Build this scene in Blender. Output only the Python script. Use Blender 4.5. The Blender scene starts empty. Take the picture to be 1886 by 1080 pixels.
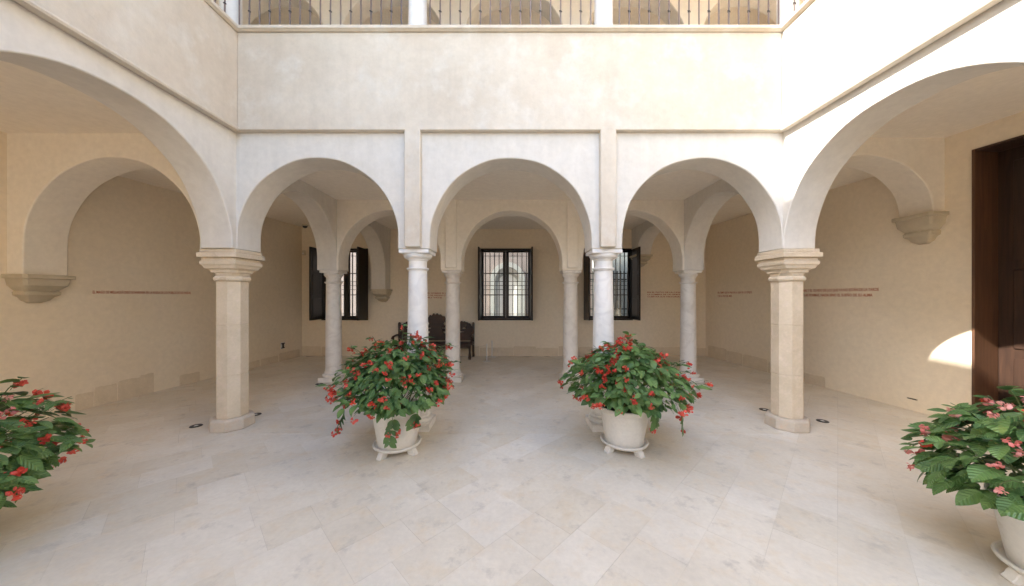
import bpy, bmesh, math, random
from mathutils import Vector, Matrix, Quaternion, noise

random.seed(11)
sc = bpy.context.scene
col = sc.collection
PI = math.pi
R = math.radians

# ------------------------------------------------------------------ camera, sky, sun, exposure
CAM_H = 1.72
cam_d = bpy.data.cameras.new('camera')
cam = bpy.data.objects.new('camera', cam_d)
col.objects.link(cam)
cam.location = (0, 0, CAM_H)
cam.rotation_euler = (R(90), 0, 0)
cam_d.sensor_width = 36.0
cam_d.lens = 36.0 * 600.0 / 1886.0
cam_d.shift_y = 5.0 / 1886.0
cam_d.clip_start = 0.02
cam_d.clip_end = 500
sc.camera = cam

SUN_DIR = Vector((1.0, 0.288, -0.80)).normalized()       # the way the light travels
world = bpy.data.worlds.new('World')
sc.world = world
world.use_nodes = True
wn = world.node_tree.nodes
sky = wn.new('ShaderNodeTexSky')
sky.sky_type = 'NISHITA'
sky.sun_disc = False
sky.sun_elevation = math.asin(-SUN_DIR.z)
sky.sun_rotation = math.atan2(-SUN_DIR.x, -SUN_DIR.y)
sky.air_density = 1.0
sky.dust_density = 2.0
sky.ozone_density = 1.0
bg = wn['Background']
bg.inputs['Strength'].default_value = 0.15
world.node_tree.links.new(sky.outputs[0], bg.inputs['Color'])

sun_d = bpy.data.lights.new('sun', 'SUN')
sun_d.energy = 2.0
sun_d.angle = R(0.7)
sun_d.color = (1.0, 0.96, 0.90)
sun = bpy.data.objects.new('sun', sun_d)
col.objects.link(sun)
sun.rotation_euler = SUN_DIR.to_track_quat('-Z', 'Y').to_euler()
sun.location = (-8, -2, 14)

vs = sc.view_settings
vs.view_transform = 'Standard'
vs.look = 'None'
vs.gamma = 1.0
vs.use_curve_mapping = False
vs.exposure = 2.72
try:
    vs.use_white_balance = True
    vs.white_balance_temperature = 6600
    vs.white_balance_tint = 8
except Exception:
    pass
sc.render.engine = 'CYCLES'
cy = sc.cycles
cy.max_bounces = 12
cy.use_adaptive_sampling = True
cy.adaptive_threshold = 0.02
cy.diffuse_bounces = 10
cy.glossy_bounces = 3
cy.transparent_max_bounces = 16
cy.caustics_reflective = False
cy.caustics_refractive = False
cy.sample_clamp_indirect = 6.0
cy.use_denoising = True
try:
    cy.denoiser = 'OPENIMAGEDENOISE'
except Exception:
    pass

# ------------------------------------------------------------------ materials
def new_mat(name):
    m = bpy.data.materials.new(name)
    m.use_nodes = True
    nt = m.node_tree
    return m, nt, nt.nodes, nt.links, nt.nodes['Principled BSDF']

def mottled(name, c1, c2, c3=None, scale=1.2, rough=0.85, bump=0.15, bscale=30.0, spec=0.3,
            fine=14.0, bdist=0.01, big_bump=0.0, stain=None, tone=False, streak=0.0):
    """plaster, stone, paint: two or three related tones in soft patches, with fine relief"""
    m, nt, n, l, p = new_mat(name)
    geo = n.new('ShaderNodeNewGeometry')
    def nz(s, det=5, ro=0.6):
        t = n.new('ShaderNodeTexNoise')
        t.inputs['Scale'].default_value = s
        t.inputs['Detail'].default_value = det
        t.inputs['Roughness'].default_value = ro
        l.new(geo.outputs['Position'], t.inputs['Vector'])
        return t
    def mix(a, b, f):
        x = n.new('ShaderNodeMix')
        x.data_type = 'RGBA'
        for s, v in ((6, a), (7, b)):
            if isinstance(v, tuple):
                x.inputs[s].default_value = (*v, 1)
            else:
                l.new(v, x.inputs[s])
        if isinstance(f, float):
            x.inputs[0].default_value = f
        else:
            l.new(f, x.inputs[0])
        return x.outputs[2]
    def ramp(src, a, b):
        r = n.new('ShaderNodeMapRange')
        r.inputs[1].default_value = a
        r.inputs[2].default_value = b
        l.new(src, r.inputs[0])
        return r.outputs[0]
    n1 = nz(scale)
    n2 = nz(scale * 3.7, 6, 0.65)
    n3 = nz(fine, 4)
    cc = mix(c1, c2, ramp(n1.outputs[0], 0.38, 0.64))
    if c3:
        cc = mix(cc, c3, ramp(n2.outputs[0], 0.50, 0.72))
    g = ramp(n3.outputs[0], 0.25, 0.75)
    hs = n.new('ShaderNodeHueSaturation')
    mr = n.new('ShaderNodeMapRange')
    mr.inputs[3].default_value = 0.94
    mr.inputs[4].default_value = 1.05
    l.new(g, mr.inputs[0])
    l.new(mr.outputs[0], hs.inputs['Value'])
    l.new(cc, hs.inputs['Color'])
    out = hs.outputs[0]
    if stain:
        n4 = nz(stain[1], 7, 0.7)
        out = mix(out, stain[0], ramp(n4.outputs[0], stain[2], stain[2] + 0.16))
    if streak:
        mp = n.new('ShaderNodeMapping')
        mp.inputs['Scale'].default_value = (5.5, 5.5, 0.55)
        l.new(geo.outputs['Position'], mp.inputs['Vector'])
        ts = n.new('ShaderNodeTexNoise')
        ts.inputs['Scale'].default_value = 1.0
        ts.inputs['Detail'].default_value = 6
        ts.inputs['Roughness'].default_value = 0.65
        l.new(mp.outputs[0], ts.inputs['Vector'])
        h3 = n.new('ShaderNodeHueSaturation')
        m4 = n.new('ShaderNodeMapRange')
        m4.inputs[1].default_value = 0.3
        m4.inputs[2].default_value = 0.6
        m4.inputs[3].default_value = 1.0 - streak
        m4.inputs[4].default_value = 1.02
        l.new(ts.outputs[0], m4.inputs[0])
        l.new(m4.outputs[0], h3.inputs['Value'])
        l.new(out, h3.inputs['Color'])
        out = h3.outputs[0]
    if tone:
        at = n.new('ShaderNodeAttribute')
        at.attribute_name = 'tone'
        h2 = n.new('ShaderNodeHueSaturation')
        m2 = n.new('ShaderNodeMapRange')
        m2.inputs[3].default_value = 0.94
        m2.inputs[4].default_value = 1.035
        l.new(at.outputs['Fac'], m2.inputs[0])
        l.new(m2.outputs[0], h2.inputs['Value'])
        m3 = n.new('ShaderNodeMapRange')
        m3.inputs[3].default_value = 1.15
        m3.inputs[4].default_value = 0.85
        l.new(at.outputs['Fac'], m3.inputs[0])
        l.new(m3.outputs[0], h2.inputs['Saturation'])
        l.new(out, h2.inputs['Color'])
        out = h2.outputs[0]
    l.new(out, p.inputs['Base Color'])
    p.inputs['Roughness'].default_value = rough
    p.inputs['Specular IOR Level'].default_value = spec
    rr = n.new('ShaderNodeMapRange')
    rr.inputs[3].default_value = max(0.05, rough - 0.1)
    rr.inputs[4].default_value = min(1.0, rough + 0.1)
    l.new(n2.outputs[0], rr.inputs[0])
    l.new(rr.outputs[0], p.inputs['Roughness'])
    nb = nz(bscale, 5, 0.6)
    bp = n.new('ShaderNodeBump')
    bp.inputs['Strength'].default_value = bump
    bp.inputs['Distance'].default_value = bdist
    l.new(nb.outputs[0], bp.inputs['Height'])
    if big_bump:
        nbb = nz(2.2, 2, 0.5)
        b2 = n.new('ShaderNodeBump')
        b2.inputs['Strength'].default_value = big_bump
        b2.inputs['Distance'].default_value = 0.05
        l.new(nbb.outputs[0], b2.inputs['Height'])
        l.new(b2.outputs[0], bp.inputs['Normal'])
    l.new(bp.outputs[0], p.inputs['Normal'])
    return m

def marble(name, base, vein, dark):
    m, nt, n, l, p = new_mat(name)
    geo = n.new('ShaderNodeNewGeometry')
    mp = n.new('ShaderNodeMapping')
    mp.inputs['Rotation'].default_value = (0.5, 0.35, 0.9)
    l.new(geo.outputs['Position'], mp.inputs['Vector'])
    a = n.new('ShaderNodeTexNoise')
    a.inputs['Scale'].default_value = 4.5
    a.inputs['Detail'].default_value = 7
    a.inputs['Distortion'].default_value = 1.6
    l.new(mp.outputs[0], a.inputs['Vector'])
    b = n.new('ShaderNodeTexNoise')
    b.inputs['Scale'].default_value = 2.0
    b.inputs['Detail'].default_value = 3
    l.new(mp.outputs[0], b.inputs['Vector'])
    cr = n.new('ShaderNodeValToRGB')
    cr.color_ramp.elements[0].position = 0.30
    cr.color_ramp.elements[0].color = (*vein, 1)
    cr.color_ramp.elements[1].position = 0.55
    cr.color_ramp.elements[1].color = (*base, 1)
    l.new(a.outputs[0], cr.inputs[0])
    x = n.new('ShaderNodeMix')
    x.data_type = 'RGBA'
    mr = n.new('ShaderNodeMapRange')
    mr.inputs[1].default_value = 0.5
    mr.inputs[2].default_value = 0.8
    mr.inputs[4].default_value = 0.6
    l.new(b.outputs[0], mr.inputs[0])
    l.new(mr.outputs[0], x.inputs[0])
    l.new(cr.outputs[0], x.inputs[6])
    x.inputs[7].default_value = (*dark, 1)
    l.new(x.outputs[2], p.inputs['Base Color'])
    p.inputs['Roughness'].default_value = 0.5
    bp = n.new('ShaderNodeBump')
    bp.inputs['Strength'].default_value = 0.08
    bp.inputs['Distance'].default_value = 0.01
    l.new(a.outputs[0], bp.inputs['Height'])
    l.new(bp.outputs[0], p.inputs['Normal'])
    return m

def wood(name, c1, c2, rough=0.45, axis=2):
    m, nt, n, l, p = new_mat(name)
    geo = n.new('ShaderNodeNewGeometry')
    mp = n.new('ShaderNodeMapping')
    s = [26, 26, 26]
    s[axis] = 1.6
    mp.inputs['Scale'].default_value = s
    l.new(geo.outputs['Position'], mp.inputs['Vector'])
    a = n.new('ShaderNodeTexNoise')
    a.inputs['Scale'].default_value = 1.0
    a.inputs['Detail'].default_value = 6
    a.inputs['Distortion'].default_value = 0.6
    l.new(mp.outputs[0], a.inputs['Vector'])
    cr = n.new('ShaderNodeValToRGB')
    cr.color_ramp.elements[0].position = 0.3
    cr.color_ramp.elements[0].color = (*c1, 1)
    cr.color_ramp.elements[1].position = 0.7
    cr.color_ramp.elements[1].color = (*c2, 1)
    l.new(a.outputs[0], cr.inputs[0])
    l.new(cr.outputs[0], p.inputs['Base Color'])
    p.inputs['Roughness'].default_value = rough
    bp = n.new('ShaderNodeBump')
    bp.inputs['Strength'].default_value = 0.15
    bp.inputs['Distance'].default_value = 0.004
    l.new(a.outputs[0], bp.inputs['Height'])
    l.new(bp.outputs[0], p.inputs['Normal'])
    return m

def plain(name, c, rough=0.5, metal=0.0, spec=0.5):
    m, nt, n, l, p = new_mat(name)
    geo = n.new('ShaderNodeNewGeometry')
    t = n.new('ShaderNodeTexNoise')
    t.inputs['Scale'].default_value = 9
    t.inputs['Detail'].default_value = 4
    l.new(geo.outputs['Position'], t.inputs['Vector'])
    mr = n.new('ShaderNodeMapRange')
    mr.inputs[3].default_value = 0.85
    mr.inputs[4].default_value = 1.12
    l.new(t.outputs[0], mr.inputs[0])
    hs = n.new('ShaderNodeHueSaturation')
    hs.inputs['Color'].default_value = (*c, 1)
    l.new(mr.outputs[0], hs.inputs['Value'])
    l.new(hs.outputs[0], p.inputs['Base Color'])
    p.inputs['Roughness'].default_value = rough
    p.inputs['Metallic'].default_value = metal
    p.inputs['Specular IOR Level'].default_value = spec
    return m

def leafy(name, c1, c2, rough=0.32, trans=0.25, yellow=None, veins=False):
    m, nt, n, l, p = new_mat(name)
    oi = n.new('ShaderNodeObjectInfo')
    geo = n.new('ShaderNodeNewGeometry')
    t = n.new('ShaderNodeTexNoise')
    t.inputs['Scale'].default_value = 7.0
    t.inputs['Detail'].default_value = 3
    l.new(geo.outputs['Position'], t.inputs['Vector'])
    ad = n.new('ShaderNodeMath')
    ad.operation = 'MULTIPLY_ADD'
    l.new(oi.outputs['Random'], ad.inputs[0])
    ad.inputs[1].default_value = 0.45
    mr = n.new('ShaderNodeMapRange')
    mr.inputs[1].default_value = 0.3
    mr.inputs[2].default_value = 0.7
    mr.inputs[4].default_value = 0.55
    l.new(t.outputs[0], mr.inputs[0])
    l.new(mr.outputs[0], ad.inputs[2])
    cr = n.new('ShaderNodeValToRGB')
    cr.color_ramp.elements[0].position = 0.1
    cr.color_ramp.elements[0].color = (*c1, 1)
    cr.color_ramp.elements[1].position = 0.85
    cr.color_ramp.elements[1].color = (*c2, 1)
    if yellow:
        e = cr.color_ramp.elements.new(0.97)
        e.color = (*yellow, 1)
    l.new(ad.outputs[0], cr.inputs[0])
    l.new(cr.outputs[0], p.inputs['Base Color'])
    p.inputs['Roughness'].default_value = rough
    if veins:                                    # pale midrib and slanting side veins, in the leaf's own space
        tc = n.new('ShaderNodeTexCoord')
        sp = n.new('ShaderNodeSeparateXYZ')
        l.new(tc.outputs['Object'], sp.inputs[0])
        def mth(op, a, b=None):
            q = n.new('ShaderNodeMath')
            q.operation = op
            for i_, v_ in enumerate((a, b)):
                if v_ is None:
                    continue
                if isinstance(v_, (int, float)):
                    q.inputs[i_].default_value = v_
                else:
                    l.new(v_, q.inputs[i_])
            return q.outputs[0]
        ax = mth('ABSOLUTE', mth('SUBTRACT', sp.outputs[0], 0.045))
        rib = mth('LESS_THAN', ax, 0.018)
        wv = mth('SINE', mth('MULTIPLY', mth('SUBTRACT', sp.outputs[1], mth('MULTIPLY', ax, 0.9)), 42.0))
        sv = mth('MULTIPLY', mth('GREATER_THAN', wv, 0.93), 0.45)
        vm = mth('MAXIMUM', mth('MULTIPLY', rib, 0.7), sv)
        mxv = n.new('ShaderNodeMix')
        mxv.data_type = 'RGBA'
        l.new(vm, mxv.inputs[0])
        l.new(cr.outputs[0], mxv.inputs[6])
        mxv.inputs[7].default_value = (0.21, 0.33, 0.12, 1)
        l.new(mxv.outputs[2], p.inputs['Base Color'])
        bp = n.new('ShaderNodeBump')
        bp.inputs['Strength'].default_value = 0.5
        bp.inputs['Distance'].default_value = 0.006
        l.new(wv, bp.inputs['Height'])
        l.new(bp.outputs[0], p.inputs['Normal'])
    tr = n.new('ShaderNodeBsdfTranslucent')
    l.new(cr.outputs[0], tr.inputs['Color'])
    mx = n.new('ShaderNodeMixShader')
    mx.inputs[0].default_value = trans
    l.new(p.outputs[0], mx.inputs[1])
    l.new(tr.outputs[0], mx.inputs[2])
    l.new(mx.outputs[0], n['Material Output'].inputs['Surface'])
    return m

M = {}
M['facade'] = mottled('facade_plaster', (0.63, 0.565, 0.475), (0.56, 0.485, 0.395), (0.645, 0.60, 0.53), scale=0.9, bump=0.16, big_bump=0.14, streak=0.045)
M['spandrel'] = mottled('spandrel_plaster', (0.69, 0.655, 0.60), (0.655, 0.615, 0.555), (0.68, 0.645, 0.595), scale=1.3, bump=0.14, big_bump=0.12, streak=0.05)
M['inner'] = mottled('gallery_plaster', (0.83, 0.735, 0.59), (0.81, 0.705, 0.55), (0.825, 0.72, 0.575), scale=0.8, bump=0.10, big_bump=0.06, rough=0.9)
M['inner_arch'] = mottled('arch_plaster', (0.86, 0.80, 0.705), (0.84, 0.775, 0.675), scale=1.1, bump=0.10, big_bump=0.06)
M['ceiling'] = mottled('ceiling_plaster', (0.87, 0.81, 0.72), (0.85, 0.785, 0.69), scale=0.8, bump=0.05, rough=0.9)
M['slab'] = mottled('limestone_slab', (0.775, 0.715, 0.615), (0.69, 0.63, 0.535), (0.73, 0.635, 0.50), scale=1.5, rough=0.48,
                    bump=0.10, bscale=55, spec=0.4, fine=26, stain=((0.55, 0.505, 0.44), 4.6, 0.56), tone=True)
M['grout'] = mottled('grout', (0.56, 0.51, 0.44), (0.46, 0.41, 0.35), rough=0.95, bump=0.2)
M['sandstone'] = mottled('sandstone', (0.69, 0.585, 0.445), (0.62, 0.52, 0.385), (0.72, 0.605, 0.49), scale=3.0, rough=0.9, bump=0.5, bscale=55, fine=40)
M['pinkstone'] = mottled('pink_base_stone', (0.60, 0.52, 0.42), (0.53, 0.46, 0.38), (0.60, 0.46, 0.34), scale=4.0, rough=0.85, bump=0.4, bscale=40, fine=40)
M['rubble'] = mottled('rubble_stone', (0.74, 0.63, 0.48), (0.68, 0.575, 0.43), (0.76, 0.65, 0.50), scale=5.0, rough=0.9, bump=0.6, bscale=24, fine=40)
M['corbel'] = mottled('corbel_stone', (0.58, 0.51, 0.39), (0.53, 0.46, 0.34), scale=3.0, rough=0.9, bump=0.25, bscale=50)
M['marble'] = marble('white_marble', (0.80, 0.785, 0.765), (0.66, 0.65, 0.645), (0.75, 0.715, 0.67))
M['marble_warm'] = marble('warm_marble', (0.76, 0.71, 0.645), (0.64, 0.59, 0.53), (0.70, 0.64, 0.56))
M['darkwood'] = wood('dark_wood', (0.012, 0.008, 0.006), (0.030, 0.018, 0.012), 0.4)
M['doorwood'] = wood('door_wood', (0.030, 0.015, 0.010), (0.060, 0.030, 0.018), 0.45)
M['framewood'] = wood('frame_wood', (0.085, 0.040, 0.022), (0.145, 0.068, 0.035), 0.5)
M['benchwood'] = wood('bench_wood', (0.026, 0.013, 0.008), (0.070, 0.033, 0.018), 0.4, 0)
M['iron'] = plain('dark_iron', (0.02, 0.018, 0.016), 0.5)
M['railiron'] = plain('railing_iron', (0.155, 0.118, 0.108), 0.32, 0.2)
M['black'] = plain('black_iron', (0.012, 0.010, 0.010), 0.4)
M['potwhite'] = mottled('pot_plastic', (0.77, 0.74, 0.69), (0.74, 0.705, 0.65), scale=3, rough=0.5, bump=0.03, fine=30, stain=((0.62, 0.57, 0.49), 7.0, 0.60))
M['soil'] = mottled('soil', (0.05, 0.035, 0.022), (0.03, 0.02, 0.014), scale=12, bump=0.8, bscale=60)
M['white'] = plain('white_enamel', (0.72, 0.70, 0.66), 0.45)
M['cream'] = plain('cream_enamel', (0.62, 0.55, 0.43), 0.45)
M['lens'] = plain('lamp_lens', (0.92, 0.92, 0.90), 0.2)
M['red_print'] = plain('red_print', (0.46, 0.13, 0.05), 0.8)
M['leaf'] = leafy('begonia_leaf', (0.046, 0.125, 0.038), (0.20, 0.335, 0.10), 0.32, 0.28, (0.27, 0.38, 0.10), veins=True)
M['leaf_mass'] = leafy('begonia_leaf_mass', (0.046, 0.125, 0.038), (0.20, 0.335, 0.10), 0.32, 0.28)
M['stem'] = leafy('begonia_stem', (0.06, 0.10, 0.03), (0.13, 0.17, 0.06), 0.5, 0.05)
M['flower'] = leafy('coral_flower', (0.62, 0.05, 0.035), (0.80, 0.15, 0.10), 0.45, 0.28)
M['flower_pink'] = leafy('pink_flower', (0.72, 0.17, 0.15), (0.85, 0.42, 0.38), 0.45, 0.28)
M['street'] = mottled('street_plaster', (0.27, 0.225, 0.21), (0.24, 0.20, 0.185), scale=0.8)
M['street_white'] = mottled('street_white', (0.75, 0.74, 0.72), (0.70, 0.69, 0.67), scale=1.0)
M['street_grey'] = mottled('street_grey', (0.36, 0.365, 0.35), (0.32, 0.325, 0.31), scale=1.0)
M['paving'] = mottled('street_paving', (0.34, 0.32, 0.29), (0.28, 0.26, 0.24), scale=2.0)
M['rooftile'] = mottled('roof_clay', (0.42, 0.20, 0.11), (0.34, 0.16, 0.09), scale=4.0, bump=0.4)

def glass_mat():
    m, nt, n, l, p = new_mat('window_glass')
    tr = n.new('ShaderNodeBsdfTransparent')
    tr.inputs['Color'].default_value = (0.93, 0.95, 0.94, 1)
    gl = n.new('ShaderNodeBsdfGlossy')
    gl.inputs['Roughness'].default_value = 0.03
    fr = n.new('ShaderNodeFresnel')
    fr.inputs['IOR'].default_value = 1.5
    mx = n.new('ShaderNodeMixShader')
    l.new(fr.outputs[0], mx.inputs[0])
    l.new(tr.outputs[0], mx.inputs[1])
    l.new(gl.outputs[0], mx.inputs[2])
    l.new(mx.outputs[0], n['Material Output'].inputs['Surface'])
    return m
M['glass'] = glass_mat()

# ------------------------------------------------------------------ mesh helpers
class MB:
    def __init__(s):
        s.v = []
        s.f = []
    def add(s, vs, fs):
        o = len(s.v)
        s.v += [tuple(a) for a in vs]
        s.f += [tuple(i + o for i in q) for q in fs]
        return s
    def box(s, x0, x1, y0, y1, z0, z1):
        return s.add([(x0, y0, z0), (x1, y0, z0), (x1, y1, z0), (x0, y1, z0), (x0, y0, z1), (x1, y0, z1), (x1, y1, z1), (x0, y1, z1)],
                     [(0, 3, 2, 1), (4, 5, 6, 7), (0, 1, 5, 4), (1, 2, 6, 5), (2, 3, 7, 6), (3, 0, 4, 7)])
    def prism(s, pts, f3):
        """closed outline pts (2-D), f3(p, k) gives the 3-D point of side k in (0, 1)"""
        n = len(pts)
        vs = [f3(p, 0) for p in pts] + [f3(p, 1) for p in pts]
        fs = [tuple(range(n - 1, -1, -1)), tuple(range(n, 2 * n))]
        for i in range(n):
            j = (i + 1) % n
            fs.append((i, j, n + j, n + i))
        return s.add(vs, fs)
    def lathe(s, prof, seg=40, cx=0, cy=0, cap=True):
        vs, fs = [], []
        for r, z in prof:
            for k in range(seg):
                a = 2 * PI * k / seg
                vs.append((cx + r * math.cos(a), cy + r * math.sin(a), z))
        for i in range(len(prof) - 1):
            for k in range(seg):
                k2 = (k + 1) % seg
                fs.append((i * seg + k, i * seg + k2, (i + 1) * seg + k2, (i + 1) * seg + k))
        if cap:
            fs.append(tuple(range(seg - 1, -1, -1)))
            o = (len(prof) - 1) * seg
            fs.append(tuple(o + k for k in range(seg)))
        return s.add(vs, fs)
    def rings(s, lst, cx=0, cy=0):
        """stack of eight-cornered rings: (z, half width, chamfer as share of half width)"""
        vs, fs = [], []
        for z, h, c in lst:
            q = h * (1 - max(c, 0.02))
            for x, y in ((h, -q), (h, q), (q, h), (-q, h), (-h, q), (-h, -q), (-q, -h), (q, -h)):
                vs.append((cx + x, cy + y, z))
        for i in range(len(lst) - 1):
            for k in range(8):
                k2 = (k + 1) % 8
                fs.append((i * 8 + k, i * 8 + k2, i * 8 + 8 + k2, i * 8 + 8 + k))
        fs.append(tuple(range(7, -1, -1)))
        o = (len(lst) - 1) * 8
        fs.append(tuple(o + k for k in range(8)))
        return s.add(vs, fs)
    def tube(s, pts, r, seg=6):
        pts = [Vector(p) for p in pts]
        vs, fs = [], []
        for i, p in enumerate(pts):
            d = (pts[min(i + 1, len(pts) - 1)] - pts[max(i - 1, 0)]).normalized()
            a = d.orthogonal().normalized()
            b = d.cross(a)
            rr = r[i] if isinstance(r, (list, tuple)) else r
            for k in range(seg):
                t = 2 * PI * k / seg
                vs.append(p + a * rr * math.cos(t) + b * rr * math.sin(t))
        for i in range(len(pts) - 1):
            for k in range(seg):
                k2 = (k + 1) % seg
                fs.append((i * seg + k, i * seg + k2, i * seg + seg + k2, i * seg + seg + k))
        fs.append(tuple(range(seg - 1, -1, -1)))
        o = (len(pts) - 1) * seg
        fs.append(tuple(o + k for k in range(seg)))
        return s.add(vs, fs)
    def mapped(s, fn):
        s.v = [tuple(fn(Vector(a))) for a in s.v]
        return s
    def mesh(s, name, off=(0, 0, 0), smooth=35):
        me = bpy.data.meshes.new(name)
        me.from_pydata([(a[0] - off[0], a[1] - off[1], a[2] - off[2]) for a in s.v], [], s.f)
        bm = bmesh.new()
        bm.from_mesh(me)
        bmesh.ops.recalc_face_normals(bm, faces=bm.faces)
        bm.to_mesh(me)
        bm.free()
        if smooth:
            me.shade_smooth()
            me.set_sharp_from_angle(angle=R(smooth))
        return me

def link(name, me, mat, parent=None, loc=(0, 0, 0), rz=0):
    o = bpy.data.objects.new(name, me)
    col.objects.link(o)
    if mat is not None and len(me.materials) == 0:
        me.materials.append(M[mat] if isinstance(mat, str) else mat)
    o.parent = parent
    o.location = loc
    o.rotation_euler = (0, 0, rz)
    return o

def tag(o, label=None, cat=None, group=None, kind=None):
    if label:
        o['label'] = label
    if cat:
        o['category'] = cat
    if group:
        o['group'] = group
    if kind:
        o['kind'] = kind
    return o

def thing(name, loc, label, cat, group=None):
    o = bpy.data.objects.new(name, None)
    col.objects.link(o)
    o.empty_display_size = 0.1
    o.location = loc
    return tag(o, label, cat, group)

def part(name, mb, mat, root, bevel=0, smooth=35, label=None):
    """mb is in world space; it becomes a child of root (root has no rotation)"""
    off = Vector(root.location)
    q = root.parent
    while q is not None:
        off = off + q.location
        q = q.parent
    o = link(name, mb.mesh(name, off, smooth), mat, root)
    if bevel:
        add_bevel(o, bevel)
    if label:
        o['label'] = label
    return o

def add_bevel(o, w, seg=2):
    b = o.modifiers.new('soft_edge', 'BEVEL')
    b.width = w
    b.segments = seg
    b.limit_method = 'ANGLE'
    b.angle_limit = R(50)
    b.use_clamp_overlap = True
    b.harden_normals = False

def struct(name, mb, mat, bevel=0):
    o = link(name, mb.mesh(name), mat)
    if bevel:
        add_bevel(o, bevel)
    return tag(o, kind='structure')

def copy_tree(o, parent=None):
    c = o.copy()
    col.objects.link(c)
    c.parent = parent
    for ch in [x for x in bpy.data.objects if x.parent == o]:
        copy_tree(ch, c)
    return c

def arcade(u0, u1, ztop, ops, zl=None, zr=None, seg=44, rough=0.0035):
    """outline of a wall standing on supports. ops: (ul, ur, zb_left, zb_right, apex, rise or None)"""
    rnd = random.Random(int(abs(u0 * 1000)) + len(ops))
    pts = []
    if abs(ops[0][0] - u0) > 1e-4:
        pts.append((u0, ops[0][2] if zl is None else zl))
    for i, (ul, ur, zbl, zbr, apex, rise) in enumerate(ops):
        r = (ur - ul) / 2
        rise = rise or r
        zc = apex - rise
        c = (ul + ur) / 2
        if not (pts and abs(pts[-1][0] - ul) < 1e-4):
            pts.append((ul, zbl))
        if zc - zbl > 0.002:
            pts.append((ul, zc))
        ph = rnd.uniform(0, 9)
        for k in range(1, seg):
            a = PI - PI * k / seg
            w = 1 + rough * math.sin(a * 5 + ph) + rough * 0.7 * math.sin(a * 11 + 2 * ph)
            pts.append((c + r * math.cos(a) * w, zc + rise * math.sin(a) * w))
        if zc - zbr > 0.002:
            pts.append((ur, zc))
        pts.append((ur, zbr))
    if abs(ops[-1][1] - u1) > 1e-4:
        pts.append((u1, ops[-1][3] if zr is None else zr))
    pts.append((u1, ztop))
    pts.append((u0, ztop))
    return pts

def along_x(y0, y1):
    return lambda p, k: (p[0], y1 if k else y0, p[1])
def along_y(x0, x1):
    return lambda p, k: (x1 if k else x0, p[0], p[1])

def grid_wall(us, zs, hole, n0, n1, fn):
    """wall of cells with openings; fn(u, n, z) -> world"""
    mb = MB()
    idx = {}
    def vid(i, j, k):
        key = (i, j, k)
        if key not in idx:
            idx[key] = len(mb.v)
            mb.v.append(tuple(fn(us[i], n1 if k else n0, zs[j])))
        return idx[key]
    nu, nz = len(us) - 1, len(zs) - 1
    solid = lambda i, j: 0 <= i < nu and 0 <= j < nz and not hole(i, j)
    for i in range(nu):
        for j in range(nz):
            if not solid(i, j):
                continue
            mb.f.append((vid(i, j, 0), vid(i + 1, j, 0), vid(i + 1, j + 1, 0), vid(i, j + 1, 0)))
            mb.f.append((vid(i, j, 1), vid(i, j + 1, 1), vid(i + 1, j + 1, 1), vid(i + 1, j, 1)))
            for di, dj, a, b in ((-1, 0, (i, j), (i, j + 1)), (1, 0, (i + 1, j), (i + 1, j + 1)),
                                 (0, -1, (i, j), (i + 1, j)), (0, 1, (i, j + 1), (i + 1, j + 1))):
                if not solid(i + di, j + dj):
                    mb.f.append((vid(*a, 0), vid(*b, 0), vid(*b, 1), vid(*a, 1)))
    return mb

# ------------------------------------------------------------------ main dimensions (metres; y = distance from the camera)
LX, LXB = -3.47, -3.87            # left wing arcade: courtyard face, gallery face
RX, RXB = 3.41, 3.81
F0, F1 = 4.10, 4.50               # front arcade
G0, G1 = 6.46, 6.86               # second arcade
BW = 9.30                         # back wall
REAR = -4.1
ZS = 2.31                         # springing on the front supports
ZG = 2.226
ZBAND, ZLEDGE = 3.77, 4.98
leftX = lambda y: -7.027 + 0.1106 * y
rightX = lambda y: 6.508 - 0.105 * y

# ------------------------------------------------------------------ ground and floor
struct('ground', MB().box(-60, 60, -60, 80, -0.5, -0.09), 'paving')
floor = struct('floor', MB().box(-7.7, 7.1, REAR - 3.4, BW + 0.3, -0.08, -0.0016), 'grout')

slabs = []
SW, SL = 0.34, 0.50
ca = math.sqrt(0.5)
rnd = random.Random(5)
for i in range(-34, 40):
    a0 = i * SW
    b = -16.0 + (i % 2) * 0.31 + rnd.uniform(-0.06, 0.06)
    while b < 16:
        L = SL * rnd.choice((0.66, 0.9, 1.0, 1.0, 1.12))
        am, bmid = a0 + SW / 2, b + L / 2
        X, Y = (am + bmid) * ca, (bmid - am) * ca
        if leftX(Y) - 0.4 < X < rightX(Y) + 0.6 and REAR - 3.1 < Y < BW + 0.05:
            slabs.append((a0, b, L, X, Y))
        b += L
def vis_area(s):
    X, Y = s[3], s[4]
    if Y < 0.3:
        return 0
    px, py = 943 + 600 * X / Y, 545 + 600 * CAM_H / Y
    if not (-40 < px < 1926 and py < 1150):
        return 0
    return s[2] / Y ** 3
slabs.sort(key=vis_area, reverse=True)
rest = MB()
rest_tone = []
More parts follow.
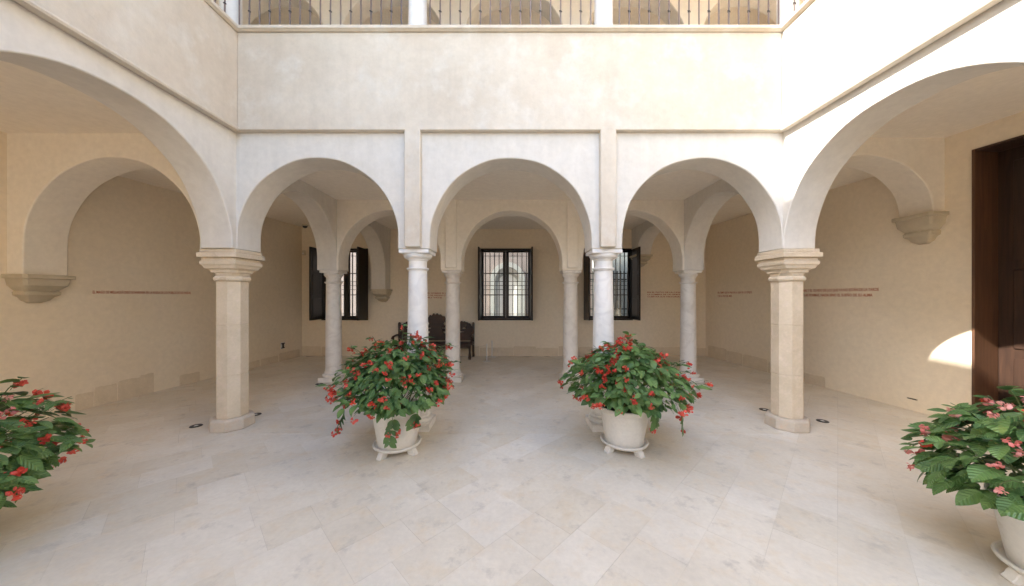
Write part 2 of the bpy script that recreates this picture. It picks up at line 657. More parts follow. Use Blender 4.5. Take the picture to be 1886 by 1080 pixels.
for k, (a0, b, L, X, Y) in enumerate(slabs):
    g = rnd.choice((0.0003, 0.0004, 0.0007, 0.0012))
    h = rnd.uniform(-0.0007, 0.0007)
    cs = [((a0 + g), (b + g)), ((a0 + SW - g), (b + g)), ((a0 + SW - g), (b + L - g)), ((a0 + g), (b + L - g))]
    P = [((p + q) * ca, (q - p) * ca) for p, q in cs]
    tone = min(1, max(0, rnd.gauss(0.5, 0.24)))
    mb = MB().add([(x, y, -0.03) for x, y in P] + [(x, y, h) for x, y in P],
                  [(4, 5, 6, 7), (0, 1, 5, 4), (1, 2, 6, 5), (2, 3, 7, 6), (3, 0, 4, 7)])
    if k < 300:
        me = mb.mesh('slab', (X, Y, 0), 0)
        at = me.attributes.new('tone', 'FLOAT', 'FACE')
        at.data.foreach_set('value', [tone] * len(me.polygons))
        o = link('slab', me, 'slab', floor, (X, Y, 0))
    else:
        rest.add(mb.v, mb.f)
        rest_tone += [tone] * 5
me = rest.mesh('slab_field', (0, 0, 0), 0)
at = me.attributes.new('tone', 'FLOAT', 'FACE')
at.data.foreach_set('value', rest_tone)
tag(link('slab_field', me, 'slab', floor), kind='stuff')

# threshold stones along the front arcade, a little above the diagonal paving
xs = -3.44
k = 0
while xs < 3.36:
    L = min(rnd.uniform(0.75, 1.15), 3.38 - xs)
    g = rnd.choice((0.0006, 0.001))
    me = MB().box(xs + g, xs + L - g, 4.055 + rnd.uniform(-.003, .003), 4.53, -0.02, 0.0022 + rnd.uniform(0, .0006)).mesh('threshold_stone', (xs, 4.3, 0), 0)
    at = me.attributes.new('tone', 'FLOAT', 'FACE')
    at.data.foreach_set('value', [rnd.uniform(0.0, 0.35)] * len(me.polygons))
    link('threshold_stone', me, 'slab', floor, (xs, 4.3, 0))
    xs += L
# ------------------------------------------------------------------ front arcade
fa = thing('front_arcade', (0, F0, ZS), 'cream plaster arcade of three round arches with raised strips below a plain parapet', 'arcade')
ops = [(LX + 0.005, -1.438, ZS, ZS, 3.454, None), (-1.033, 1.002, ZS, ZS, 3.454, None), (1.39, RX - 0.005, ZS, ZS, 3.454, None)]
part('arch_wall', MB().prism(arcade(LX - 0.02, RX + 0.02, 4.2, ops), along_x(F0, F1)), 'spandrel', fa, 0.012)
PF = 4.03
part('parapet', MB().box(-3.402, 3.342, PF, 4.43, ZBAND, ZLEDGE), 'facade', fa, 0.012)
for x in (-1.236, 1.196):
    part('pilaster_strip', MB().box(x - 0.098, x + 0.098, PF + 0.001, F0 + 0.05, 2.325, ZBAND + 0.03), 'facade', fa, 0.010)
lp = [(0.0, ZLEDGE), (-0.018, ZLEDGE + 0.002), (-0.028, ZLEDGE + 0.012), (-0.045, ZLEDGE + 0.018), (-0.045, ZLEDGE + 0.058), (0.40, ZLEDGE + 0.058), (0.40, ZLEDGE)]
part('ledge', MB().prism(lp, lambda p, k: ((3.345 if k else -3.405), PF + p[0], p[1])), 'facade', fa, 0.005)

# ------------------------------------------------------------------ wing arcades
def wing(side, label):
    s = -1 if side == 'l' else 1
    xf, xb = (LX, LXB) if side == 'l' else (RX, RXB)
    w = thing('wing_arcade', (xf, F0, ZS), label, 'arcade')
    c1, r1, ap = (2.84, 1.20, 3.555) if side == 'l' else (2.92, 1.17, 3.537)
    ops = []
    for k in (2, 1, 0):
        c = c1 - 2.80 * k
        ops.append((c - r1, c + r1, ZS, ZS, ap, None))
    ops.append((F1, G0, ZS, ZG, 3.43, None))
    if side == 'l':
        ops.append((G1, 8.93, ZG, 1.90, 3.42, None))
    else:
        ops.append((G1, 8.93, ZG, 2.85, 3.42, 0.56))
    part('arch_wall', MB().prism(arcade(REAR, BW, 4.2, ops), along_y(xf, xb)), 'spandrel', w, 0.012)
    xp = xf - s * 0.07
    part('parapet', MB().box(min(xp, xb - s * 0.07), max(xp, xb - s * 0.07), REAR, 4.43, ZBAND, ZLEDGE), 'facade', w, 0.012)
    for k in (1, 2):
        y = c1 - 2.80 * k + 1.4
        part('pilaster_strip', MB().box(min(xp + s * 0.001, xf + s * 0.05), max(xp + s * 0.001, xf + s * 0.05), y - 0.098, y + 0.098, 2.325, ZBAND + 0.03), 'facade', w, 0.01)
    part('ledge', MB().prism(lp, lambda p, k: (xp + s * p[0], (4.43 if k else REAR), p[1])), 'facade', w, 0.005)
    # rounded string under the parapet of the side wings
    st = [(0.0, ZBAND + 0.03), (-0.02, ZBAND + 0.028), (-0.026, ZBAND + 0.01), (-0.018, ZBAND - 0.008), (0.0, ZBAND - 0.012), (0.04, ZBAND - 0.012), (0.04, ZBAND + 0.03)]
    part('string_course', MB().prism(st, lambda p, k: (xp + s * p[0], (PF - 0.002 if k else REAR), p[1])), 'facade', w)
    return w
wl = wing('l', 'shaded cream arcade with round arches along the left side of the courtyard')
wr = wing('r', 'sunlit white arcade with round arches along the right side of the courtyard')

def corbel_profile(depth, width, drop):
    """(z offset, out from the wall, half width)"""
    return [(0.0, depth, width), (-0.05, depth, width), (-0.055, depth * 0.86, width * 0.9), (-drop * 0.38, depth * 0.80, width * 0.84),
            (-drop * 0.50, depth * 0.60, width * 0.70), (-drop * 0.56, depth * 0.52, width * 0.62), (-drop * 0.62, depth * 0.62, width * 0.68),
            (-drop * 0.72, depth * 0.60, width * 0.66), (-drop * 0.78, depth * 0.45, width * 0.52), (-drop * 0.9, depth * 0.36, width * 0.42), (-drop, depth * 0.12, width * 0.2)]
def corbel(root, origin, out, side, ztop, depth, width, drop):
    mb = MB()
    o, u, s = Vector(origin), Vector(out), Vector(side)
    vs, fs = [], []
    pr = corbel_profile(depth, width, drop)
    for dz, d, w in pr:
        c = 0.12 * w
        for a, b in ((-0.05, -w), (d - c, -w), (d, -w + c), (d, w - c), (d - c, w), (-0.05, w)):
            q = o + u * a + s * b
            vs.append((q.x, q.y, ztop + dz))
    for i in range(len(pr) - 1):
        for k in range(5):
            fs.append((i * 6 + k, i * 6 + k + 1, i * 6 + 7 + k, i * 6 + 6 + k))
    fs.append((0, 1, 2, 3, 4, 5))
    e = (len(pr) - 1) * 6
    fs.append(tuple(e + k for k in range(6)))
    mb.add(vs, fs)
    return part('corbel', mb, 'corbel', root, 0.006)
corbel(wl, (-3.65, BW, 0), (0, -1, 0), (1, 0, 0), 1.90, 0.42, 0.24, 0.36)
corbel(wr, (3.61, BW, 0), (0, -1, 0), (1, 0, 0), 2.85, 0.42, 0.24, 0.33)

# ------------------------------------------------------------------ second arcade
sa = thing('gallery_arcade', (0, G0, ZG), 'inner plaster arcade of three round arches on slim marble columns behind the front arcade', 'arcade')
ops = [(LX + 0.03, -1.42, ZG, ZG, 3.41, None), (-1.0, 0.99, ZG, ZG, 3.41, None), (1.40, RX - 0.03, ZG, ZG, 3.41, None)]
part('arch_wall', MB().prism(arcade(LX - 0.02, RX + 0.02, 4.2, ops), along_x(G0, G1)), 'inner_arch', sa, 0.012)
for x in (-1.21, 1.195):
    part('pilaster_strip', MB().box(x - 0.108, x + 0.108, G0 - 0.045, G0 + 0.03, ZG + 0.045, 3.64), 'inner_arch', sa, 0.008)

# ------------------------------------------------------------------ cross arches in the side galleries
xa = thing('cross_arch', (-5.2, 4.23, 2.0), 'plaster arch crossing the left gallery from a stone corbel to the corner pillar', 'arch')
part('arch_wall', MB().prism(arcade(-6.75, LXB + 0.02, 4.1, [(-6.35, -4.06, 2.0, ZS, 3.52, None)]), along_x(4.23, 4.66)), 'inner_arch', xa, 0.012)
xw = leftX(4.45)
corbel(xa, (xw, 4.445, 0), (1, 0, 0), (0, 1, 0), 2.0, 0.27, 0.26, 0.38)
xb_ = thing('cross_arch', (5.0, 4.54, 2.5), 'small plaster arch crossing the right gallery, ending on a high stone corbel near the door', 'arch')
part('arch_wall', MB().prism(arcade(RXB - 0.02, 6.25, 4.1, [(4.0, 5.88, ZS, 2.89, 3.68, 0.79)]), along_x(4.54, 4.95)), 'inner_arch', xb_, 0.012)
corbel(xb_, (rightX(4.75), 4.745, 0), (-1, 0, 0), (0, 1, 0), 2.89, 0.22, 0.25, 0.42)

# ------------------------------------------------------------------ ceilings
struct('ceiling_front', MB().box(LX - 0.05, RX + 0.05, F1 - 0.05, G0 + 0.05, 3.62, 3.9), 'ceiling')
struct('ceiling_back', MB().box(LX - 0.05, RX + 0.05, G1 - 0.05, BW + 0.05, 3.62, 3.9), 'ceiling')
struct('ceiling_left', MB().box(-7.8, LXB + 0.05, REAR, 4.4, 3.83, 4.1), 'ceiling')
struct('ceiling_left_rear', MB().box(-7.0, LXB + 0.05, 4.5, BW + 0.05, 3.68, 4.0), 'ceiling')
struct('ceiling_right', MB().box(RXB - 0.05, 7.2, REAR, 4.75, 3.92, 4.15), 'ceiling')
struct('ceiling_right_rear', MB().box(RXB - 0.05, 6.6, 4.8, BW + 0.05, 3.68, 4.0), 'ceiling')

# ------------------------------------------------------------------ left gallery wall with stones at its foot
lw = thing('gallery_wall', (leftX(5), 5, 0), 'beige plaster wall of the left gallery with bare stones at its foot', 'wall')
ld = Vector((0.1106, 1, 0)).normalized()
lnrm = Vector((1, -0.1106, 0)).normalized()          # into the gallery
lo = Vector((leftX(0), 0, 0))
wall_l = lambda u, n, z: lo + ld * u + lnrm * n + Vector((0, 0, z))
part('wall_face', grid_wall([-4.4, 9.6], [-0.05, 4.2], lambda i, j: False, 0, -0.35, wall_l), 'inner', lw)
def rstone(u0, u1, h, fn, t=0.012, tilt=0.0, seed=0, z0=-0.02):
    rd = random.Random(seed)
    pts = [(u0, z0), (u1, z0), (u1 + rd.uniform(-.004, .004), h * rd.uniform(.86, .94))]
    n = 6
    for k in range(n):
        f = k / (n - 1)
        pts.append((u1 - (u1 - u0) * (0.04 + 0.92 * f), h * rd.uniform(.95, 1.0)))
    pts.append((u0 + rd.uniform(-.004, .004), h * rd.uniform(.86, .94)))
    return MB().prism(pts, lambda p, k: fn(p[0], (t if k else -0.02), p[1]))
def at_left(px):
    return 7.027 / (0.1106 + (943 - px) / 600.0)
def ulen(y):
    return y / ld.y
for i, (a, b, h) in enumerate(((137, 172, 0.25), (173, 216, 0.30), (217, 262, 0.33), (258, 284, 0.36), (330, 368, 0.20), (455, 478, 0.16), (480, 512, 0.17), (514, 552, 0.22))):
    part('stone', rstone(ulen(at_left(a)) + 0.004, ulen(at_left(b)) - 0.004, h, wall_l, seed=i, t=0.006 + 0.002 * (i % 3)), 'rubble', lw, 0.006)

# ------------------------------------------------------------------ right gallery wall with the door opening
rw = thing('gallery_wall', (rightX(5), 5, 0), 'beige plaster wall of the right gallery holding the tall brown door', 'wall')
rd_ = Vector((-0.105, 1, 0)).normalized()
rn = Vector((-1, -0.105, 0)).normalized()
ro = Vector((rightX(0), 0, 0))
wall_r = lambda u, n, z: ro + rd_ * u + rn * n + Vector((0, 0, z))
ur = lambda y: y / rd_.y
D0, D1, DZ = ur(2.70), ur(4.29), 3.64
part('wall_face', grid_wall([-4.4, D0, D1, 9.6], [-0.05, DZ, 4.2], lambda i, j: i == 1 and j == 0, 0, -0.45, wall_r), 'inner', rw, 0.006)
for i, (y0, y1, h) in enumerate(((6.1, 6.75, .2), (6.77, 7.3, .24), (7.33, 8.0, .3), (8.02, 8.5, .3), (8.52, 9.2, .33))):
    part('stone', rstone(ur(y0), ur(y1), h, wall_r, seed=30 + i, t=0.010), 'rubble', rw, 0.012)
# the door is fixed in that wall: a part of it
def wbox(fn, u0, u1, n0, n1, z0, z1):
    return MB().box(u0, u1, n0, n1, z0, z1).mapped(lambda v: fn(v.x, v.y, v.z))
door = bpy.data.objects.new('door', None)
col.objects.link(door)
door.parent = rw
door.location = (0, 0, 0)
door['label'] = 'tall dark wooden door in a brown panelled reveal'
part('lining', wbox(wall_r, D1 - 0.03, D1 - 0.002, -0.36, 0.012, 0, DZ - 0.002), 'framewood', door, 0.004)
part('lining', wbox(wall_r, D0 + 0.002, D0 + 0.03, -0.36, 0.012, 0, DZ - 0.002), 'framewood', door, 0.004)
part('head_lining', wbox(wall_r, D0 + 0.03, D1 - 0.03, -0.36, 0.012, DZ - 0.03, DZ - 0.002), 'doorwood', door, 0.004)
for k in range(2):
    a = D0 + 0.03 + k * (D1 - D0 - 0.06) / 2
    b = a + (D1 - D0 - 0.06) / 2 + (0.012 if k == 0 else 0)
    leaf = part('door_leaf', wbox(wall_r, a, b, -0.42 - 0.07 * (k == 0), -0.352 - 0.069 * (k == 0), 0.0, DZ - 0.028), 'doorwood', door, 0.004)
    nf = -0.352 - 0.069 * (k == 0)
    for za, zb in ((0.18, 0.92), (1.04, 2.05), (2.17, 3.45)):
        part('raised_panel', wbox(wall_r, a + 0.13, b - 0.13, nf, nf + 0.016, za, zb), 'doorwood', leaf, 0.012)
    if k == 1:
        part('handle', wbox(wall_r, a + 0.045, a + 0.075, nf, nf + 0.045, 1.02, 1.16), 'black', leaf, 0.006)

# ------------------------------------------------------------------ back wall and its three windows
bw = thing('back_wall', (0, BW, 0), 'beige plaster back wall of the gallery with three dark shuttered windows', 'wall')
wins = [(-5.44, -4.11), (-0.92, 0.565), (2.05, 3.45)]
WZ0, WZ1 = 1.02, 3.07
us = [-6.3] + [x for w in wins for x in w] + [6.0]
wall_b = lambda u, n, z: Vector((u, BW + n, z))
part('wall_face', grid_wall(us, [-0.05, WZ0, WZ1, 4.2], lambda i, j: j == 1 and i in (1, 3, 5), 0, 0.42, wall_b), 'inner', bw, 0.006)
wall_bs = lambda u, n, z: Vector((u, BW - n, z))
xs, i = -6.0, 0
rs = random.Random(8)
while xs < 5.4:
    L = rs.uniform(0.45, 0.95)
    if not (-5.2 < xs < -4.3):
        part('stone', rstone(xs, xs + L - 0.012, rs.uniform(0.23, 0.29), wall_bs, seed=60 + i, t=0.008 + 0.003 * (i % 2)), 'rubble', bw, 0.01)
    xs += L
    i += 1

def window(x0, x1, label, shut_l=True, shut_r=True):
    w = bpy.data.objects.new('window', None)
    col.objects.link(w)
    w.parent = bw
    w['label'] = label
    fy0, fy1 = BW - 0.012, BW + 0.19
    t = 0.055
    # outer frame, four members
    part('frame', MB().box(x0 + 0.002, x0 + t, fy0, fy1, WZ0 + 0.002, WZ1 - 0.002), 'darkwood', w, 0.004)
    part('frame', MB().box(x1 - t, x1 - 0.002, fy0, fy1, WZ0 + 0.002, WZ1 - 0.002), 'darkwood', w, 0.004)
    part('frame', MB().box(x0 + t, x1 - t, fy0 + 0.001, fy1 - 0.001, WZ1 - t, WZ1 - 0.002), 'darkwood', w, 0.004)
    part('frame', MB().box(x0 + t, x1 - t, fy0 + 0.001, fy1 - 0.001, WZ0 + 0.002, WZ0 + t), 'darkwood', w, 0.004)
    xm = (x0 + x1) / 2
    sy0, sy1 = BW + 0.11, BW + 0.155
    zA, zB = WZ0 + t, WZ1 - t
    for s in (-1, 1):
        a, b = (x0 + t, xm) if s < 0 else (xm, x1 - t)
        a += 0.002
        b -= 0.002
        so, si = (0.045, 0.085) if s < 0 else (0.085, 0.045)
        part('sash_stile', MB().box(a, a + so, sy0, sy1, zA + 0.002, zB - 0.002), 'darkwood', w, 0.003)
        part('sash_stile', MB().box(b - si, b, sy0, sy1, zA + 0.002, zB - 0.002), 'darkwood', w, 0.003)
        ga, gb = a + so, b - si
        part('sash_rail', MB().box(ga, gb, sy0 + 0.001, sy1 - 0.001, zA + 0.002, zA + 0.065), 'darkwood', w, 0.003)
        part('sash_rail', MB().box(ga, gb, sy0 + 0.001, sy1 - 0.001, zB - 0.045, zB - 0.002), 'darkwood', w, 0.003)
        z0, z1 = zA + 0.065, zB - 0.045
        cuts = [z0, z0 + (z1 - z0) * 0.33, z0 + (z1 - z0) * 0.67, z1]
        for zc in cuts[1:3]:
            part('glazing_bar', MB().box(ga, gb, sy0 + 0.004, sy1 - 0.004, zc - 0.013, zc + 0.013), 'darkwood', w)
        for k in range(3):
            part('pane', MB().box(ga + 0.001, gb - 0.001, BW + 0.128, BW + 0.132, cuts[k] + (0.014 if k else 0.001), cuts[k + 1] - (0.014 if k < 2 else 0.001)), 'glass', w)
    # iron grille outside
    gy = BW + 0.33
    n = 11
    for k in range(1, n):
        x = x0 + (x1 - x0) * k / n
        part('grille_bar', MB().box(x - 0.012, x + 0.012, gy - 0.0094, gy + 0.012, WZ0 + 0.01, WZ1 - 0.01), 'iron', w)
    for z in (WZ1 - 0.18, 2.14, 2.02, 1.90, WZ0 + 0.16):
        part('grille_bar', MB().box(x0 + 0.01, x1 - 0.01, gy - 0.020, gy - 0.0095, z - 0.008, z + 0.008), 'iron', w)
    # shutters standing open into the room
    for s, xh, on in ((-1, x0, shut_l), (1, x1, shut_r)):
        if not on:
            continue
        xi = xh - s * 0.004
        xo = xi - s * 0.04
        sh = part('shutter', MB().box(min(xi, xo), max(xi, xo), BW - 0.575, BW - 0.014, WZ0 + 0.035, WZ1 - 0.035), 'darkwood', w, 0.004)
        for (za, zb) in ((WZ0 + 0.14, WZ0 + 0.62), (WZ0 + 0.72, WZ0 + 1.28), (WZ0 + 1.38, WZ1 - 0.13)):
            xx = xo - s * 0.012
            part('raised_panel', MB().box(min(xo, xx), max(xo, xx), BW - 0.50, BW - 0.09, za, zb), 'darkwood', sh, 0.008)
    return w
window(*wins[0], 'dark wooden window partly hidden by the slim column near the left corner')
window(*wins[1], 'dark wooden window in full view in the middle of the back wall')
window(*wins[2], 'dark wooden window half hidden by the right front column')

# ------------------------------------------------------------------ street behind the windows
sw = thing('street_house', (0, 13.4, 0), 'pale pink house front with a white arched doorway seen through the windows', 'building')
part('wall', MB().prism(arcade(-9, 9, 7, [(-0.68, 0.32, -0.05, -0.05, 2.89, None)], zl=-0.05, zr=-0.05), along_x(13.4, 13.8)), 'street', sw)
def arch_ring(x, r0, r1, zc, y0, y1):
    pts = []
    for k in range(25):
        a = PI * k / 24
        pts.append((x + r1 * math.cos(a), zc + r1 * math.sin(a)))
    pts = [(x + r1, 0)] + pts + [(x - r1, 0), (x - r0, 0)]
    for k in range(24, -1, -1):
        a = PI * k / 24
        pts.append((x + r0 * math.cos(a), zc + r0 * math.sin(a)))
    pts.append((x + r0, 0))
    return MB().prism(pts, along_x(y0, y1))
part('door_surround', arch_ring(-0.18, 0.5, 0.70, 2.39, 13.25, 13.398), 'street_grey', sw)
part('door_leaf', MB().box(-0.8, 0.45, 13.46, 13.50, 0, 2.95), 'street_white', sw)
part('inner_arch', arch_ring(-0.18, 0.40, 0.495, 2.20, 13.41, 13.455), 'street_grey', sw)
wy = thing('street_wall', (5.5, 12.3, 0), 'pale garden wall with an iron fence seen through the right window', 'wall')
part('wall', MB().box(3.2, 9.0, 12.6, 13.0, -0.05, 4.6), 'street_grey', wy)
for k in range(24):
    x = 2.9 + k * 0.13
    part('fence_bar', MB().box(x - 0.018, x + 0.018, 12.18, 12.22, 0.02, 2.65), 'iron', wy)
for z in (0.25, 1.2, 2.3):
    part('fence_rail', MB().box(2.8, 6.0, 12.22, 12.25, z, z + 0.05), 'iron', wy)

# ------------------------------------------------------------------ pillars and columns
REG = 0.586
def pillar(x, y, label):
    p = thing('corner_pillar', (x, y, 0), label, 'pillar', 'octagonal corner pillars')
    def add(name, rings, mat, bevel=0.006):
        o = link(name, MB().rings(rings).mesh(name, smooth=20), mat, p)
        if bevel:
            add_bevel(o, bevel)
        return o
    o = add('base', [(0, .225, REG), (.125, .222, REG), (.145, .205, REG), (.152, .190, REG)], 'pinkstone', 0.012)
    for z0, z1 in ((.153, .70), (.702, 1.345), (1.347, 1.905)):
        add('shaft_block', [(z0, .161, REG), (z1, .160, REG)], 'sandstone', 0.004)
    add('neck_ring', [(1.906, .166, REG), (1.915, .182, REG), (1.935, .190, REG), (1.955, .187, REG), (1.972, .172, REG)], 'sandstone', 0.003)
    add('capital', [(1.973, .160, REG), (2.012, .163, .5), (2.014, .176, .34), (2.045, .178, .30), (2.060, .190, .22), (2.066, .205, .14),
                    (2.100, .212, .06), (2.120, .226, .02), (2.158, .228, .02), (2.160, .212, .02), (2.200, .214, .02)], 'sandstone', 0.003)
    add('abacus', [(2.202, .246, .02), (2.262, .246, .02)], 'sandstone')
    add('impost', [(2.264, .226, .03), (2.308, .226, .03)], 'sandstone')
    return p
pillar(-3.685, 4.295, 'octagonal sandstone corner pillar left of the flower pots')
pillar(3.625, 4.295, 'octagonal pale stone corner pillar right of the flower pots')
for x in (-3.67, 3.61):
    for y in (1.44, -1.36):
        c1 = 2.84 if x < 0 else 2.92
        pillar(x, y + (0 if x < 0 else 0.08), 'octagonal pillar under the wing arcade beside the camera')

def column(x, y, label, group, zt, r0, r1, hw, mat, zb=0.0, plinth=True, ab=0.19):
    c = thing('column', (x, y, zb), label, 'column', group)
    H = zt - zb
    def add(name, mb, bevel=0):
        o = link(name, mb.mesh(name, smooth=40), mat, c)
        if bevel:
            add_bevel(o, bevel)
        return o
    if plinth:
        add('plinth', MB().box(-hw, hw, -hw, hw, 0, 0.088), 0.006)
        add('base', MB().lathe([(hw * .93, .089), (hw * .99, .105), (hw * 1.0, .125), (hw * .95, .145), (hw * .84, .152), (hw * .80, .165), (hw * .84, .178), (hw * .83, .188), (r0 * 1.06, .192), (r0 * 1.05, .205)]))
        zs = 0.205
    else:
        zs = 0.0
    n = 14
    prof = []
    za = H - 0.262
    for k in range(n + 1):
        f = k / n
        r = r0 + (r1 - r0) * (f ** 1.35) 
        prof.append((r, zs + (za - zs) * f))
    add('shaft', MB().lathe(prof, 48))
    add('astragal', MB().lathe([(r1, za + .0005), (r1 * 1.13, za + .004), (r1 * 1.13, za + .010), (r1 * 1.19, za + .014), (r1 * 1.23, za + .024), (r1 * 1.19, za + .034), (r1 * 1.03, za + .039)]))
    cap = [(r1 * .99, za + .040), (r1 * .985, za + .125), (r1 * 1.10, za + .132), (r1 * 1.12, za + .148), (r1 * 1.14, za + .150)]
    for k in range(7):
        a = k / 6 * PI / 2
        cap.append((r1 * 1.14 + (ab * .97 - r1 * 1.14) * math.sin(a), za + .150 + .055 * (1 - math.cos(a))))
    cap.append((ab * .95, za + .212))
    add('capital', MB().lathe(cap, 48))
    add('abacus', MB().box(-ab, ab, -ab, ab, za + .213, H - 0.002), 0.005)
    return c
column(-1.24, 4.295, 'thick white marble column rising behind the left of the two middle flower pots', 'front arcade columns', ZS, .146, .117, .195, 'marble')
column(1.204, 4.295, 'thick white marble column rising behind the right of the two middle flower pots', 'front arcade columns', ZS, .146, .117, .195, 'marble')
gl = ['slim gallery column in front of the left window, nearest the left corner', 'slim gallery column standing before the right end of the carved bench',
      'slim gallery column between the middle window and the right front column', 'slim gallery column at the right end of the inner arcade, left of the right pillar']
for x, lb in zip((-3.645, -1.21, 1.195, 3.60), gl):
    column(x, 6.66, lb, 'inner arcade columns', ZG, .152, .138, .205, 'marble_warm', ab=.185)

# ------------------------------------------------------------------ upper storey
UZ = 5.04
struct('upper_floor', MB().box(-7.2, 7.0, 4.40, BW + 0.4, 4.19, 4.32), 'ceiling')
struct('upper_floor_left', MB().box(-7.8, -3.75, REAR - 3.4, 4.40, 4.19, 4.32), 'ceiling')
struct('upper_floor_right', MB().box(3.70, 7.3, REAR - 3.4, 4.40, 4.19, 4.32), 'ceiling')
ua = thing('upper_arcade', (0, G0, 4.32), 'upper gallery arcade of round arches behind the iron railings', 'arcade')
ops = [(-5.75, -3.71, 4.3, 4.3, 7.80, None), (-3.40, -1.36, 4.3, 4.3, 7.80, None), (-0.97, 1.05, 4.3, 4.3, 7.80, None), (1.44, 3.46, 4.3, 4.3, 7.80, None), (3.76, 5.78, 4.3, 4.3, 7.80, None)]
part('arch_wall', MB().prism(arcade(-6.6, 6.6, 8.1, ops), along_x(G0, G1)), 'spandrel', ua, 0.012)
ub = thing('upper_wall', (0, BW, 4.32), 'shaded plaster wall at the back of the upper gallery', 'wall')
part('wall_face', MB().box(-6.9, 6.9, BW + 0.02, BW + 0.4, 4.3, 8.1), 'spandrel', ub)
for s, lb in ((-1, 'plaster outer wall of the left upper gallery'), (1, 'plaster outer wall of the right upper gallery')):
    t = thing('upper_wall', (s * 7.0, 3, 4.32), lb, 'wall')
    part('wall_face', MB().box(min(s * 6.95, s * 7.3), max(s * 6.95, s * 7.3), REAR, BW + 0.4, 4.3, 8.1), 'inner', t)
# upper arches carried by the columns on the parapet, above the picture
uf = thing('upper_front_arcade', (0, F0, 7.0), 'plaster arches above the upper gallery columns', 'arcade')
ops = [(-3.52, -1.42, 7.02, 7.02, 7.95, 0.80), (-1.05, 1.02, 7.02, 7.02, 7.95, 0.80), (1.38, 3.46, 7.02, 7.02, 7.95, 0.80)]
part('arch_wall', MB().prism(arcade(LX - 0.02, RX + 0.02, 8.1, [(LX + 0.01, -1.42, 7.02, 7.02, 7.95, 0.80), ops[1], (1.38, RX - 0.01, 7.02, 7.02, 7.95, 0.80)]), along_x(4.13, 4.43)), 'spandrel', uf)
for s, xf, lb in ((-1, LX, 'plaster arches above the left upper gallery'), (1, RX, 'plaster arches above the right upper gallery')):
    t = thing('upper_wing_arcade', (xf, 0, 7.0), lb, 'arcade')
    o3 = []
    for k in (2, 1, 0):
        c = 2.72 - 2.72 * k
        o3.append((c - 1.18, c + 1.18, 7.02, 7.02, 7.95, 0.80))
    part('arch_wall', MB().prism(arcade(REAR, 4.43, 8.1, o3), along_y(xf + s * 0.03, xf + s * 0.37)), 'spandrel', t)
ucl = {(-1.24, 4.29): 'white upper column between the left and middle railings', (1.204, 4.29): 'white upper column between the middle and right railings',
       (-3.70, 4.29): 'white upper corner column at the left end of the railings', (3.63, 4.29): 'white upper corner column at the right end of the railings'}
for (x, y), lb in ucl.items():
    column(x, y, lb, 'upper gallery columns', 7.02, .118, .105, .15, 'street_white', zb=UZ, plinth=True, ab=.15)
for x in (-3.66, 3.60):
    for y in (1.36, -1.36):
        column(x, y, 'white column of the side upper gallery above the camera', 'side upper gallery columns', 7.02, .118, .105, .15, 'street_white', zb=UZ, ab=.15)

def railing(p0, p1, n, label, first_knob=1):
    t = thing('iron_railing', p0, label, 'railing', 'iron railings of the upper gallery')
    a, b = Vector(p0), Vector(p1)
    for k in range(n):
        q = a.lerp(b, (k + 0.5) / n)
        br = link('baluster', bal_me, 'railiron', t, q - a)
        if k % 2 == first_knob:
            link('knob', knob_me, 'black', br, (0, 0, 0.345)).scale = (0.8, 0.8, 0.8)
    d = (b - a)
    ang = math.atan2(d.y, d.x)
    for z in (1.0,):
        link('top_rail', MB().box(0, d.length, -0.022, 0.022, z, z + 0.03).mesh('top_rail'), 'railiron', t, (0, 0, 0), ang)
bal_me = MB().lathe([(0.0095, 0), (0.0095, 1.0)], 8).mesh('baluster')
kn = MB().lathe([(0.010, -.012), (0.017, -.008), (0.019, 0), (0.017, .008), (0.010, .012)], 8)
kn.tube([(-0.024, 0, 0.010), (0.0, -0.012, 0.004), (0.024, 0, -0.012)], 0.007, 5)
knob_me = kn.mesh('knob')
railing((-3.58, 4.20, UZ), (-1.36, 4.20, UZ), 17, 'iron railing of the left upper bay')
railing((-1.12, 4.20, UZ), (1.08, 4.20, UZ), 17, 'iron railing of the middle upper bay')
railing((1.32, 4.20, UZ), (3.50, 4.20, UZ), 17, 'iron railing of the right upper bay, partly in sunlight')
railing((-3.60, 1.5, UZ), (-3.60, 4.15, UZ), 20, 'iron railing running along the left upper gallery')
railing((3.54, 1.5, UZ), (3.54, 4.15, UZ), 20, 'iron railing running along the right upper gallery')
# roofs
struct('roof_front', MB().box(-7.4, 7.4, 3.86, BW + 0.5, 8.06, 8.20), 'ceiling')
struct('roof_left', MB().box(-7.5, -3.17, REAR - 0.3, 3.86, 8.061, 8.201), 'ceiling')
struct('roof_right', MB().box(3.30, 7.5, REAR - 0.3, 3.86, 8.062, 8.202), 'ceiling')
struct('roof_rear', MB().box(-3.8, 3.75, REAR - 3.6, REAR - 0.3, 4.301, 4.42), 'ceiling')
rt = thing('shade_block', (-5.3, 6.0, 8.2), 'unseen block added above the left front corner to shade the front wall', 'building')  # unseen mass added to keep grazing sun off the front wall
part('wall', MB().box(-7.2, -3.3, 2.13, BW + 0.2, 8.19, 10.9), 'facade', rt)
part('roof', MB().box(-7.4, -3.2, 2.12, BW + 0.4, 10.9, 11.05), 'rooftile', rt)
